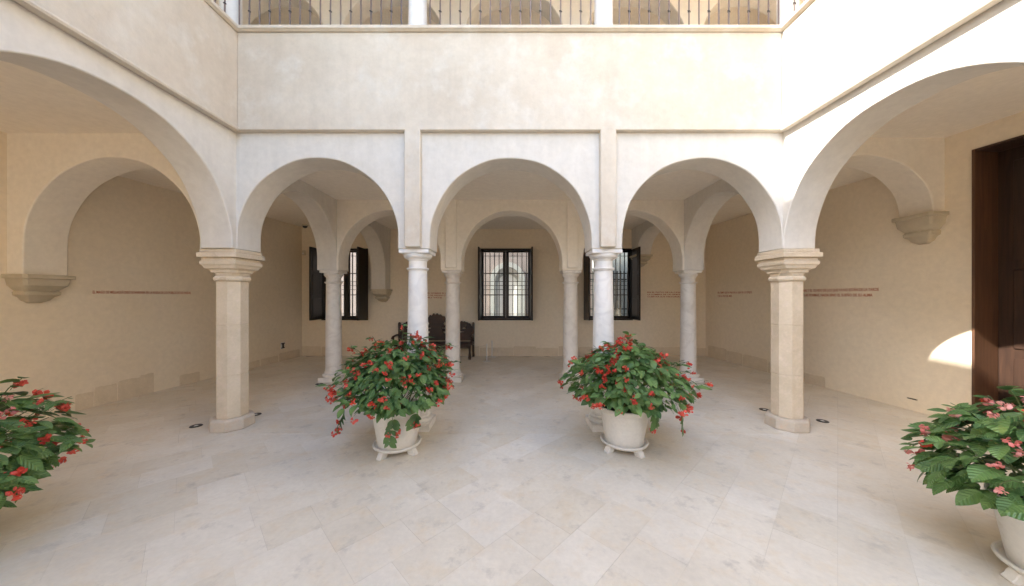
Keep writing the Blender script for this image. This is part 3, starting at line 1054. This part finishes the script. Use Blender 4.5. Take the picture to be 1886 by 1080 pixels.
# unseen side behind the camera, kept low so sky light reaches the galleries
rf = thing('rear_arcade', (0, REAR, 0), 'unseen cream arcade, kept low to admit sky light, closing the courtyard behind the camera', 'arcade')
ops = [(-3.3, -1.44, ZS - 2.36, ZS - 2.36, 3.454, None), (-1.03, 1.0, ZS - 2.36, ZS - 2.36, 3.454, None), (1.4, 3.26, ZS - 2.36, ZS - 2.36, 3.454, None)]
part('arch_wall', MB().prism(arcade(LXB, RXB, 4.3, ops, zl=-0.05, zr=-0.05), along_x(REAR, REAR - 0.4)), 'facade', rf)
rb = thing('rear_wall', (0, REAR - 3.2, 0), 'plain plaster wall behind the rear arcade', 'wall')
part('wall_face', MB().box(-7.6, 7.4, REAR - 3.5, REAR - 3.2, -0.05, 4.3), 'inner', rb)

# ------------------------------------------------------------------ flower pots
def bulge(t):
    return math.sin(PI * min(1, t) ** 0.8) ** 0.85
def leaf_mesh(name, seed, wide=0.30, curl=0.25):
    rd = random.Random(seed)
    st = [0.0, 0.10, 0.28, 0.50, 0.72, 0.89, 1.0]
    skew = rd.uniform(0.75, 0.95)
    vs, fs = [], []
    for t in st:
        w = wide * bulge(t) if 0 < t < 1 else 0.0
        z = -curl * t * t + rd.uniform(-.01, .01)
        side = 0.07 * math.sin(PI * t)
        wl_, wr_ = w, w * skew
        back = 0.06 if t == 0.10 else 0.0
        vs += [(side - wl_, t - back, z + 0.16 * wl_), (side - wl_ * .5, t - back * .5, z + 0.11 * wl_), (side, t, z), (side + wr_ * .5, t - back * .5, z + 0.11 * wr_), (side + wr_, t - back, z + 0.13 * wr_)]
    for i in range(len(st) - 1):
        for k in range(4):
            fs.append((i * 5 + k, i * 5 + k + 1, i * 5 + 6 + k, i * 5 + 5 + k))
    me = bpy.data.meshes.new(name)
    me.from_pydata(vs, [], fs)
    me.shade_smooth()
    return me, vs, fs
leaf_kinds = [leaf_mesh('leaf', s, w, c) for s, w, c in ((1, .31, .18), (2, .35, .26), (3, .29, .12), (4, .33, .32))]
for me, _, _ in leaf_kinds:
    me.materials.append(M['leaf'])

def flower_cluster(seed, mat):
    """a drooping spray of small two-petalled blossoms"""
    rd = random.Random(seed)
    mb = MB()
    tips = []
    for k in range(rd.randint(6, 9)):
        a = rd.uniform(0, 2 * PI)
        r = rd.uniform(0.008, 0.036)
        tips.append(Vector((r * math.cos(a), r * math.sin(a), -rd.uniform(0.02, 0.075))))
    for tp in tips:
        q = Quaternion((rd.uniform(-1, 1), rd.uniform(-1, 1), rd.uniform(-1, 1)), rd.uniform(0, 3))
        s = rd.uniform(0.014, 0.021)
        for sg in (-1, 1):
            loc = [(0, 0, .3), (.75, sg * .30, .0), (.9, sg * .55, -.75), (0, sg * .75, -1.15), (-.9, sg * .55, -.75), (-.75, sg * .30, .0), (0, sg * .95, -.45)]
            pts = [tp + q @ Vector(p) * s for p in loc]
            mb.add(pts, [(0, 1, 6), (1, 2, 6), (2, 3, 6), (3, 4, 6), (4, 5, 6), (5, 0, 6)])
    me = bpy.data.meshes.new('flower')
    me.from_pydata(mb.v, [], mb.f)
    me.shade_smooth()
    me.materials.append(M[mat])
    return me
fl_red = [flower_cluster(s, 'flower') for s in (21, 22, 23, 24, 25)]
fl_pink = [flower_cluster(s, 'flower_pink') for s in (31, 32, 33)]

foot_prof = [(0.03, 0.0), (0.082, 0.0), (0.088, 0.014), (0.070, 0.032), (0.064, 0.050), (0.048, 0.068), (-0.03, 0.068), (-0.035, 0.040), (-0.018, 0.028), (-0.004, 0.010), (0.004, 0.0)]
def saucer(x, y, rz, label):
    t = thing('saucer_stand', (x, y, 0), label, 'plant saucer', 'footed saucers under the flower pots')
    t.rotation_euler = (0, 0, rz)
    link('dish', MB().lathe([(r_, z_ - 0.030) for r_, z_ in ((0.0, 0.100), (0.20, 0.098), (0.235, 0.100), (0.252, 0.112), (0.258, 0.126), (0.254, 0.136), (0.244, 0.138), (0.238, 0.130), (0.228, 0.116), (0.20, 0.108), (0.0, 0.108))], 56, cap=False).mesh('dish'), 'potwhite', t)
    for k in range(4):
        a = PI / 4 + k * PI / 2
        d = Vector((math.cos(a), math.sin(a), 0))
        n = Vector((-d.y, d.x, 0))
        mb = MB().prism(foot_prof, lambda p, q: d * (0.185 + p[0]) + n * (0.032 if q else -0.032) + Vector((0, 0, p[1])))
        add_bevel(link('foot', mb.mesh('foot'), 'potwhite', t), 0.005)

def potted(x, y, label, seed, rad=(0.68, 0.62), top=1.24, lean=(0, 0), pink=0.0, strands=(), nfl=84, nleaf=1900, avoid=None, cz=0.58, low=0.13, lo=-0.16, lsize=0.9):
    rd = random.Random(seed)
    t = thing('potted_begonia', (x, y, 0.079), label, 'potted plant', 'red begonias in white pots')
    z0 = 0.079
    cz += 0.03
    pot = link('pot', MB().lathe([(0.0, 0.0), (0.195, 0.0), (0.205, 0.006), (0.262, 0.345), (0.268, 0.348), (0.281, 0.358), (0.284, 0.402), (0.278, 0.410), (0.266, 0.410), (0.258, 0.402), (0.250, 0.37), (0.0, 0.37)], 64, cap=False).mesh('pot'), 'potwhite', t)
    link('soil', MB().lathe([(0.0, 0.382), (0.13, 0.386), (0.252, 0.375)], 24, cap=False).mesh('soil'), 'soil', t)
    base = Vector((0, 0, 0.39))
    H = top - z0 - cz - 0.03
    off = Vector((rd.uniform(0, 50), rd.uniform(0, 50), rd.uniform(0, 50)))
    def shell(d):
        """crown radius in direction d (unit)"""
        nn = noise.noise(d * 1.7 + off) * 0.26 + noise.noise(d * 4.1 + off) * 0.16
        hz = math.hypot(d.x, d.y)
        vz = H if d.z > 0 else low
        rr = 1.0 / math.sqrt((d.x / rad[0]) ** 2 + (d.y / rad[1]) ** 2 + (d.z / vz) ** 2)
        return rr * (1 + nn)
    cen = Vector((lean[0], lean[1], cz))
    leaves, flowers = [], []
    def direction(lo=lo):
        while True:
            d = Vector((rd.gauss(0, 1), rd.gauss(0, 1), rd.gauss(0, 1))).normalized()
            if d.z > lo:
                return d
    for k in range(nleaf):
        d = direction()
        f = 1.0 - abs(rd.gauss(0, 0.13)) if rd.random() < 0.68 else rd.uniform(0.45, 0.9)
        p = cen + d * shell(d) * f
        if math.hypot(p.x, p.y) < 0.31 and p.z < 0.40:
            continue
        if avoid and math.hypot(p.x + x - avoid[0], p.y + y - avoid[1]) < 0.34:
            continue
        up = Vector((0, 0, 1))
        outw = Vector((d.x, d.y, 0))
        if outw.length < 1e-3:
            outw = Vector((1, 0, 0))
        outw.normalize()
        ang = rd.uniform(-0.9, 0.9)
        outw = Matrix.Rotation(ang, 3, 'Z') @ outw
        tip = (outw + up * rd.uniform(-0.55, 0.30) - up * 0.25 * (1 - max(0, d.z))).normalized()
        nrm = (up * 0.95 + d * 0.75 + Vector((rd.gauss(0, .42), rd.gauss(0, .42), rd.gauss(0, .3)))).normalized()
        leaves.append((p, tip, nrm, lsize * min(0.15, max(0.045, rd.gauss(0.09, 0.026)))))
    for k in range(nfl):
        d = direction(-0.14)
        p = cen + d * (shell(d) * rd.uniform(0.98, 1.10) + 0.015)
        if math.hypot(p.x, p.y) < 0.31 and p.z < 0.44:
            continue
        flowers.append((p, rd.uniform(0.6, 1.1)))
    stems = MB()
    for k in range(34):                          # loose shoots standing out of the crown, with a few leaves and a spray each
        d = direction(-0.05)
        e = cen + d * (shell(d) * rd.uniform(1.10, 1.24))
        if avoid and math.hypot(e.x + x - avoid[0], e.y + y - avoid[1]) < 0.36:
            continue
        s0 = cen + d * shell(d) * 0.8
        stems.tube([s0, s0.lerp(e, .5) + Vector((0, 0, .02)), e], [.0035, .003, .002], 4)
        for q in range(rd.randint(2, 4)):
            a = rd.uniform(0, 6.28)
            tip = (Vector((math.cos(a), math.sin(a), rd.uniform(-.5, .25))) + d * .6).normalized()
            leaves.append((s0.lerp(e, rd.uniform(.6, 1)), tip, (Vector((0, 0, 1)) + d * .5 + Vector((rd.gauss(0, .3), rd.gauss(0, .3), 0))).normalized(), rd.uniform(.06, .115)))
        if rd.random() < 0.55:
            flowers.append((e + Vector((0, 0, -.005)), rd.uniform(.6, 1.0)))
    for k in range(26):
        d = direction(0.02)
        e = cen + d * shell(d) * 0.93
        s0 = base + Vector((rd.uniform(-.10, .10), rd.uniform(-.10, .10), -0.02))
        mid = s0.lerp(e, 0.5) + Vector((0, 0, 0.07))
        stems.tube([s0, s0.lerp(mid, .6) + Vector((0, 0, .02)), mid, mid.lerp(e, .55), e], [0.007, 0.006, 0.005, 0.004, 0.003], 5)
    for p, s in flowers:
        stems.tube([p * 0.86 + cen * 0.14, p * 0.95 + cen * 0.05 + Vector((0, 0, .012)), p], 0.0016, 4)
    for (dx, dy, z1, z2, fl) in strands:            # hanging shoots: start over the rim, leaves on both sides
        pts = []
        n = 6
        for k in range(n):
            f = k / (n - 1)
            pts.append(Vector((dx * (0.92 + 0.08 * f) + 0.015 * math.sin(f * 5), dy * (0.92 + 0.08 * f), z1 - z0 + (z2 - z1) * f)))
        stems.tube(pts, 0.003, 5)
        for k in range(1, n):
            for sg in (-1, 1):
                outw = Vector((dx, dy, 0)).normalized()
                sd = Vector((-outw.y, outw.x, 0)) * sg
                tip = (sd * rd.uniform(.5, 1) + outw * .15 + Vector((0, 0, -rd.uniform(.4, 1.1)))).normalized()
                leaves.append((pts[k], tip, (outw + Vector((0, 0, .25)) + sd * .2).normalized(), rd.uniform(.07, .105)))
        for k in range(fl):
            flowers.append((pts[rd.randint(2, n - 1)] + Vector((rd.uniform(-.05, .05), rd.uniform(-.03, .03), rd.uniform(-.05, .01))), rd.uniform(.7, 1.0)))
    tag(link('stems', stems.mesh('stems'), 'stem', t), kind='stuff')
    # the leaves nearest the camera and the outside are single parts, the rest one mass
    camp = Vector((-x, -y, CAM_H - z0))
    def show(l):
        return (l[0] - camp).length - 0.9 * (l[0] - cen).length
    leaves.sort(key=show)
    mass_v, mass_f = [], []
    for i, (p, tip, nrm, s) in enumerate(leaves):
        yv = tip
        xv = yv.cross(nrm)
        if xv.length < 1e-3:
            continue
        xv.normalize()
        zv = xv.cross(yv)
        rot = Matrix((xv, yv, zv)).transposed()
        me, lv, lf = leaf_kinds[i % 4]
        if i < 300:
            o = bpy.data.objects.new('leaf', me)
            col.objects.link(o)
            o.parent = t
            o.matrix_local = Matrix.Translation(p) @ rot.to_4x4() @ Matrix.Scale(s, 4)
        else:
            b = len(mass_v)
            mass_v += [tuple(p + rot @ (Vector(v) * s)) for v in lv]
            mass_f += [tuple(q + b for q in f) for f in lf]
    me = bpy.data.meshes.new('foliage')
    me.from_pydata(mass_v, [], mass_f)
    me.shade_smooth()
    tag(link('foliage', me, 'leaf_mass', t), kind='stuff')
    for i, (p, s) in enumerate(flowers):
        me = rd.choice(fl_pink) if rd.random() < pink else rd.choice(fl_red)
        o = bpy.data.objects.new('flower', me)
        col.objects.link(o)
        o.parent = t
        o.matrix_local = Matrix.Translation(p) @ Matrix.Rotation(rd.uniform(0, 6.28), 4, 'Z') @ Matrix.Rotation(rd.gauss(0, .45), 4, 'X') @ Matrix.Scale(s, 4)
    return t

saucer(-1.275, 3.63, R(19), 'white footed saucer under the left of the two middle flower pots')
potted(-1.275, 3.63, 'white pot with red begonia in front of the left marble column', 3, rad=(0.63, 0.60), top=1.22, strands=((0.05, -0.33, 0.50, 0.24, 2), (-0.52, -0.25, 0.56, 0.36, 3), (0.28, -0.30, .52, .42, 2)))
saucer(1.265, 3.68, R(-19), 'white footed saucer under the right of the two middle flower pots')
potted(1.265, 3.68, 'white pot with red begonia in front of the right marble column', 7, rad=(0.63, 0.60), top=1.20, lean=(0.03, 0), strands=((0.56, -0.22, 0.55, 0.30, 2), (0.22, -0.33, 0.52, 0.40, 1)))
saucer(-3.80, 2.10, R(10), 'white footed saucer under the flower pot cut off by the left edge')
potted(-3.80, 2.10, 'red begonia reaching into view at the left edge', 14, rad=(0.62, 0.56), top=1.10, cz=0.46, low=0.32, lsize=1.3, lo=-0.6, nfl=64, nleaf=850, avoid=(-3.67, 1.44), pink=0.15)
saucer(3.25, 1.90, R(30), 'white footed saucer under the flower pot cut off by the right edge')
potted(3.25, 1.90, 'white pot with pink and red begonia cut off by the right edge', 19, rad=(0.54, 0.52), top=1.10, cz=0.53, low=0.18, lsize=1.3, lo=-0.35, nfl=66, nleaf=850, avoid=(3.61, 1.52), pink=0.85)

# ------------------------------------------------------------------ carved bench at the back wall
bx, by = -2.14, 8.98
bench = thing('carved_bench', (bx, by, 0), 'dark carved wooden bench with pierced backrest against the back wall', 'bench')
def relief(name, x0, x1, z0, z1, y0, y1, inside, step=0.016):
    nx, nz = int((x1 - x0) / step), int((z1 - z0) / step)
    us = [x0 + (x1 - x0) * i / nx for i in range(nx + 1)]
    zs = [z0 + (z1 - z0) * j / nz for j in range(nz + 1)]
    mb = grid_wall(us, zs, lambda i, j: not inside((us[i] + us[i + 1]) / 2, (zs[j] + zs[j + 1]) / 2), y0, y1, lambda u, n, z: Vector((bx + u, by + n, z)))
    return part(name, mb, 'benchwood', bench, 0, smooth=0)
def ell(u, z, cu, cz, a, b):
    return ((u - cu) / a) ** 2 + ((z - cz) / b) ** 2 < 1
def crest_mid(u, z):
    top = 1.02 + 0.19 * math.cos(min(PI / 2, abs(u) / 0.36 * PI / 2)) + 0.018 * math.sin(u * 62)
    if z > top:
        return False
    for s in (-1, 1):
        if ell(u, z, s * .235, .93, .028, .05) or ell(u, z, s * .20, .80, .045, .022) or ell(u, z, s * .22, .69, .038, .035) or ell(u, z, s * .30, 1.0, .02, .03):
            return False
    return True
def crest_side(c):
    def f(u, z):
        v = u - c
        top = 0.78 + 0.22 * math.sqrt(max(0, 1 - (v / 0.33) ** 2)) + 0.008 * math.sin(v * 80)
        if z > top:
            return False
        for s in (-1, 1):
            if ell(v, z, s * .085, .80, .05, .028) or ell(v, z, s * .13, .88, .02, .03):
                return False
        return not ell(v, z, 0, .70, .10, .014)
    return f
relief('back_panel', -0.36, 0.36, 0.46, 1.24, 0.215, 0.25, crest_mid)
relief('back_panel', -1.03, -0.37, 0.46, 1.02, 0.215, 0.25, crest_side(-0.70))
relief('back_panel', 0.37, 1.03, 0.46, 1.02, 0.215, 0.25, crest_side(0.70))
for u in (-0.365, 0.365):
    part('back_post', MB().box(bx + u - .025, bx + u + .025, by + .20, by + .262, .40, 1.0), 'benchwood', bench, 0.006)
for u in (-1.045, 1.045):
    part('back_post', MB().tube([(bx + u, by + .23, 0.0), (bx + u, by + .235, .4), (bx + u, by + .235, .93), (bx + u, by + .235, .97)], [.034, .032, .036, .022], 10), 'benchwood', bench)
    part('arm', MB().tube([(bx + u, by + .21, .62), (bx + u * 1.01, by, .63), (bx + u * 1.02, by - .2, .61), (bx + u * 1.02, by - .26, .57)], [.025, .028, .03, .034], 8), 'benchwood', bench)
    part('arm_post', MB().tube([(bx + u, by - .2, .43), (bx + u, by - .205, .52), (bx + u * 1.01, by - .21, .60)], [.028, .018, .024], 8), 'benchwood', bench)
part('seat', MB().box(bx - 1.06, bx + 1.06, by - .24, by + .215, .385, .43), 'benchwood', bench, 0.008)
part('apron', MB().box(bx - 1.0, bx + 1.0, by - .215, by - .19, .30, .384), 'benchwood', bench, 0.004)
for u in (-1.0, 0.0, 1.0):
    part('leg', MB().tube([(bx + u, by - .20, 0), (bx + u, by - .20, .04), (bx + u, by - .20, .2), (bx + u, by - .20, .384)], [.034, .042, .028, .036], 10), 'benchwood', bench)
part('leg', MB().tube([(bx, by + .19, 0), (bx, by + .19, .384)], .034, 10), 'benchwood', bench)

# ------------------------------------------------------------------ small barrier posts and their cord
def post(x, y, h, label):
    t = thing('barrier_post', (x, y, 0), label, 'barrier post', 'low cream barrier posts')
    link('base_disc', MB().lathe([(0.0, 0), (0.105, 0), (0.108, 0.006), (0.095, 0.013), (0.02, 0.018), (0.0, 0.018)], 28, cap=False).mesh('base_disc'), 'white', t)
    link('rod', MB().lathe([(0.016, 0.017), (0.016, h - .01), (0.019, h - .008), (0.019, h), (0.008, h + .006)], 12).mesh('rod'), 'white', t)
    return t
near_post = post(-0.66, 8.52, 0.46, 'low cream barrier post standing nearer, right of the bench')
post(-0.56, 9.10, 0.46, 'low cream barrier post close to the back wall, right of the bench')
cord2 = MB()
pts = [Vector((-0.665, 8.52, 0.44)).lerp(Vector((-1.05, 8.74, 0.42)), f) - Vector((0, 0, 0.05 * math.sin(PI * f))) for f in [k / 8 for k in range(9)]]
cord2.tube(pts, 0.004, 5)
part('cord', cord2, 'cream', near_post)

# ------------------------------------------------------------------ lights set in the floor
def ground_light(px, py, label):
    y = 600 * CAM_H / (py - 545)
    x = (px - 943) / 600 * y
    t = thing('floor_light', (x, y, 0.001), label, 'floor light', 'round lights set in the floor')
    link('ring', MB().lathe([(0.024, 0.004), (0.028, 0.007), (0.062, 0.006), (0.068, 0.0015), (0.068, -0.01), (0.024, -0.01)], 28, cap=False).mesh('ring'), 'black', t)
    link('lens', MB().lathe([(0.0, 0.010), (0.014, 0.0085), (0.0245, 0.004)], 20, cap=False).mesh('lens'), 'lens', t)
ground_light(361, 785, 'black ringed floor light left of the left corner pillar')
ground_light(471, 764, 'black ringed floor light right of the left corner pillar')
ground_light(588, 708, 'black ringed floor light at the slim column nearest the left corner')
ground_light(1291, 703, 'black ringed floor light at the rightmost slim column')
ground_light(1408, 755, 'black ringed floor light left of the right corner pillar')
ground_light(1515, 776, 'black ringed floor light right of the right corner pillar')

# ------------------------------------------------------------------ small things on the walls
yy = at_left(520)
so = wall_l(ulen(yy), 0, 0.40)
t = thing('wall_socket', so, 'small black and white socket plate low on the left gallery wall', 'socket')
sk = lambda u, n, z: so + ld * u + lnrm * n + Vector((0, 0, z))
part('plate', wbox(sk, -.065, .065, 0.001, .012, -.085, .085), 'white', t, 0.003)
part('plug', wbox(sk, -.018, .018, .012, .035, -.06, .06), 'black', t, 0.003)
part('plug', wbox(sk, -.052, .052, .0125, .03, .045, .07), 'black', t, 0.003)
part('plug', wbox(sk, -.052, .052, .0125, .03, -.07, -.045), 'black', t, 0.003)
t = thing('dome_camera', (-5.72, 9.0, 3.68), 'small dark dome camera on the ceiling near the left back corner', 'camera')
link('mount', MB().lathe([(0.0, 0.0), (0.075, 0.0), (0.078, -.03), (0.07, -.04), (0.0, -.04)], 24, cap=False).mesh('mount'), 'cream', t)
link('dome', MB().lathe([(0.062 * math.cos(a), -.04 - .055 * math.sin(a)) for a in [k * PI / 16 for k in range(9)]], 24, cap=False).mesh('dome'), 'black', t)
t = thing('alarm_sensor', (-5.93, BW, 2.94), 'small pale alarm sensor high on the back wall by the left corner', 'sensor')
part('body', MB().prism([(0, -.07), (.045, -.06), (.055, .02), (.04, .07), (0, .07)], lambda p, k: (-5.93 + (.04 if k else -.04), BW - p[0], 2.94 + p[1])), 'cream', t, 0.005)
part('window_lens', MB().box(-5.955, -5.905, BW - .0565, BW - .05, 2.90, 2.94), 'white', t)
y = 4.88
sl = wall_r(ur(y), 0, 0.175)
t = thing('wall_slot', sl, 'thin dark slot low on the right gallery wall beside the door', 'wall slot')
sq = lambda u, n, z: sl + rd_ * u + rn * n + Vector((0, 0, z))
part('plate', wbox(sq, -.06, .06, .001, .006, -.012, .012), 'corbel', t)
part('slit', wbox(sq, -.05, .05, .006, .008, -.006, .006), 'black', t)

# ------------------------------------------------------------------ red lettering on the walls
def lettering(lines, origin, right, up, size, label, gap=1.35, stretch=1.0):
    mb = MB()
    r, u = Vector(right), Vector(up)
    nrm = r.cross(u)
    for i, (txt, width) in enumerate(lines):
        cu = bpy.data.curves.new('lettering', 'FONT')
        cu.body = txt
        cu.size = size
        cu.resolution_u = 2
        cu.offset = size * 0.022
        ob = bpy.data.objects.new('lettering_tmp', cu)
        col.objects.link(ob)
        dg = bpy.context.evaluated_depsgraph_get()
        me = ob.evaluated_get(dg).to_mesh()
        mx = max((v.co.x for v in me.vertices), default=1)
        k = width / mx
        vs = [Vector(origin) + r * (v.co.x * k) + u * (v.co.y - i * size * gap) + nrm * 0.0035 for v in me.vertices]
        fs = [tuple(p.vertices) for p in me.polygons]
        mb.add(vs, fs)
        ob.evaluated_get(dg).to_mesh_clear()
        bpy.data.objects.remove(ob)
        bpy.data.curves.remove(cu)
    me = bpy.data.meshes.new('wall_lettering')
    o0 = Vector(origin)
    me.from_pydata([tuple(Vector(v) - o0) for v in mb.v], [], mb.f)
    o = link('wall_lettering', me, 'red_print', None, o0)
    return tag(o, label, 'lettering', 'red lettering on the gallery walls')
Z = Vector((0, 0, 1))
# left wall, one line
ya, yb = at_left(170), at_left(351)
pa, pb = wall_l(ulen(ya), 0, 1.755), wall_l(ulen(yb), 0, 1.755)
lettering([('EL MAGO DE MELLAQUÍ CREÓ SE NARRABA EN LA RUEDA DE LOS PUEBLOS DE SUS HUIDAS', (pb - pa).length)], pa, ld, Z, 0.062, 'single line of small red letters on the left gallery wall')
# right wall near: two lines; text runs towards the camera
def at_right(px):
    return 6.508 / (0.105 + (px - 943) / 600.0)
pa, pb = wall_r(ur(at_right(1440)), 0, 1.80), wall_r(ur(at_right(1619)), 0, 1.80)
W = (pb - pa).length
lettering([('LA MEMORIA DE LOS DÍAS Y EL OLVIDO DE LOS QUE YA NO ESTÁN DE LA TARDE', W), ('LA LUZ QUE REVELA LAS FORMAS, NADA SINO EL SUEÑO DE SU ALMA', W * 0.95)], pa, -rd_, Z, 0.068, 'two lines of small red letters on the right gallery wall near the pillar')
pa, pb = wall_r(ur(at_right(1322)), 0, 1.78), wall_r(ur(at_right(1385)), 0, 1.78)
W = (pb - pa).length
lettering([('DEL TIEMPO QUE NO PASA EN LA CASA DE LOS ESPEJOS', W), ('Y DE LA VOZ DEL MAR', W * 0.45)], pa, -rd_, Z, 0.066, 'two short lines of small red letters deeper along the right gallery wall')
W = (1254 - 1192) * BW / 600
lettering([('EN EL PATIO DE LA CASA', W), ('LA SOMBRA DE UN ÁRBOL', W), ('CUENTA SUS HISTORIAS', W)], (249 * BW / 600, BW, 1.80), (1, 0, 0), Z, 0.050, 'three lines of small red letters on the back wall right of the windows', gap=1.25)
W = 46 * BW / 600
lettering([('SU NOMBRE ES AGUA', W), ('Y DE PIEDRA CLARA', W), ('SU VOZ', W * .6)], (-156 * BW / 600, BW, 1.775), (1, 0, 0), Z, 0.050, 'small red letters on the back wall between the bench column and the marble column', gap=1.25)
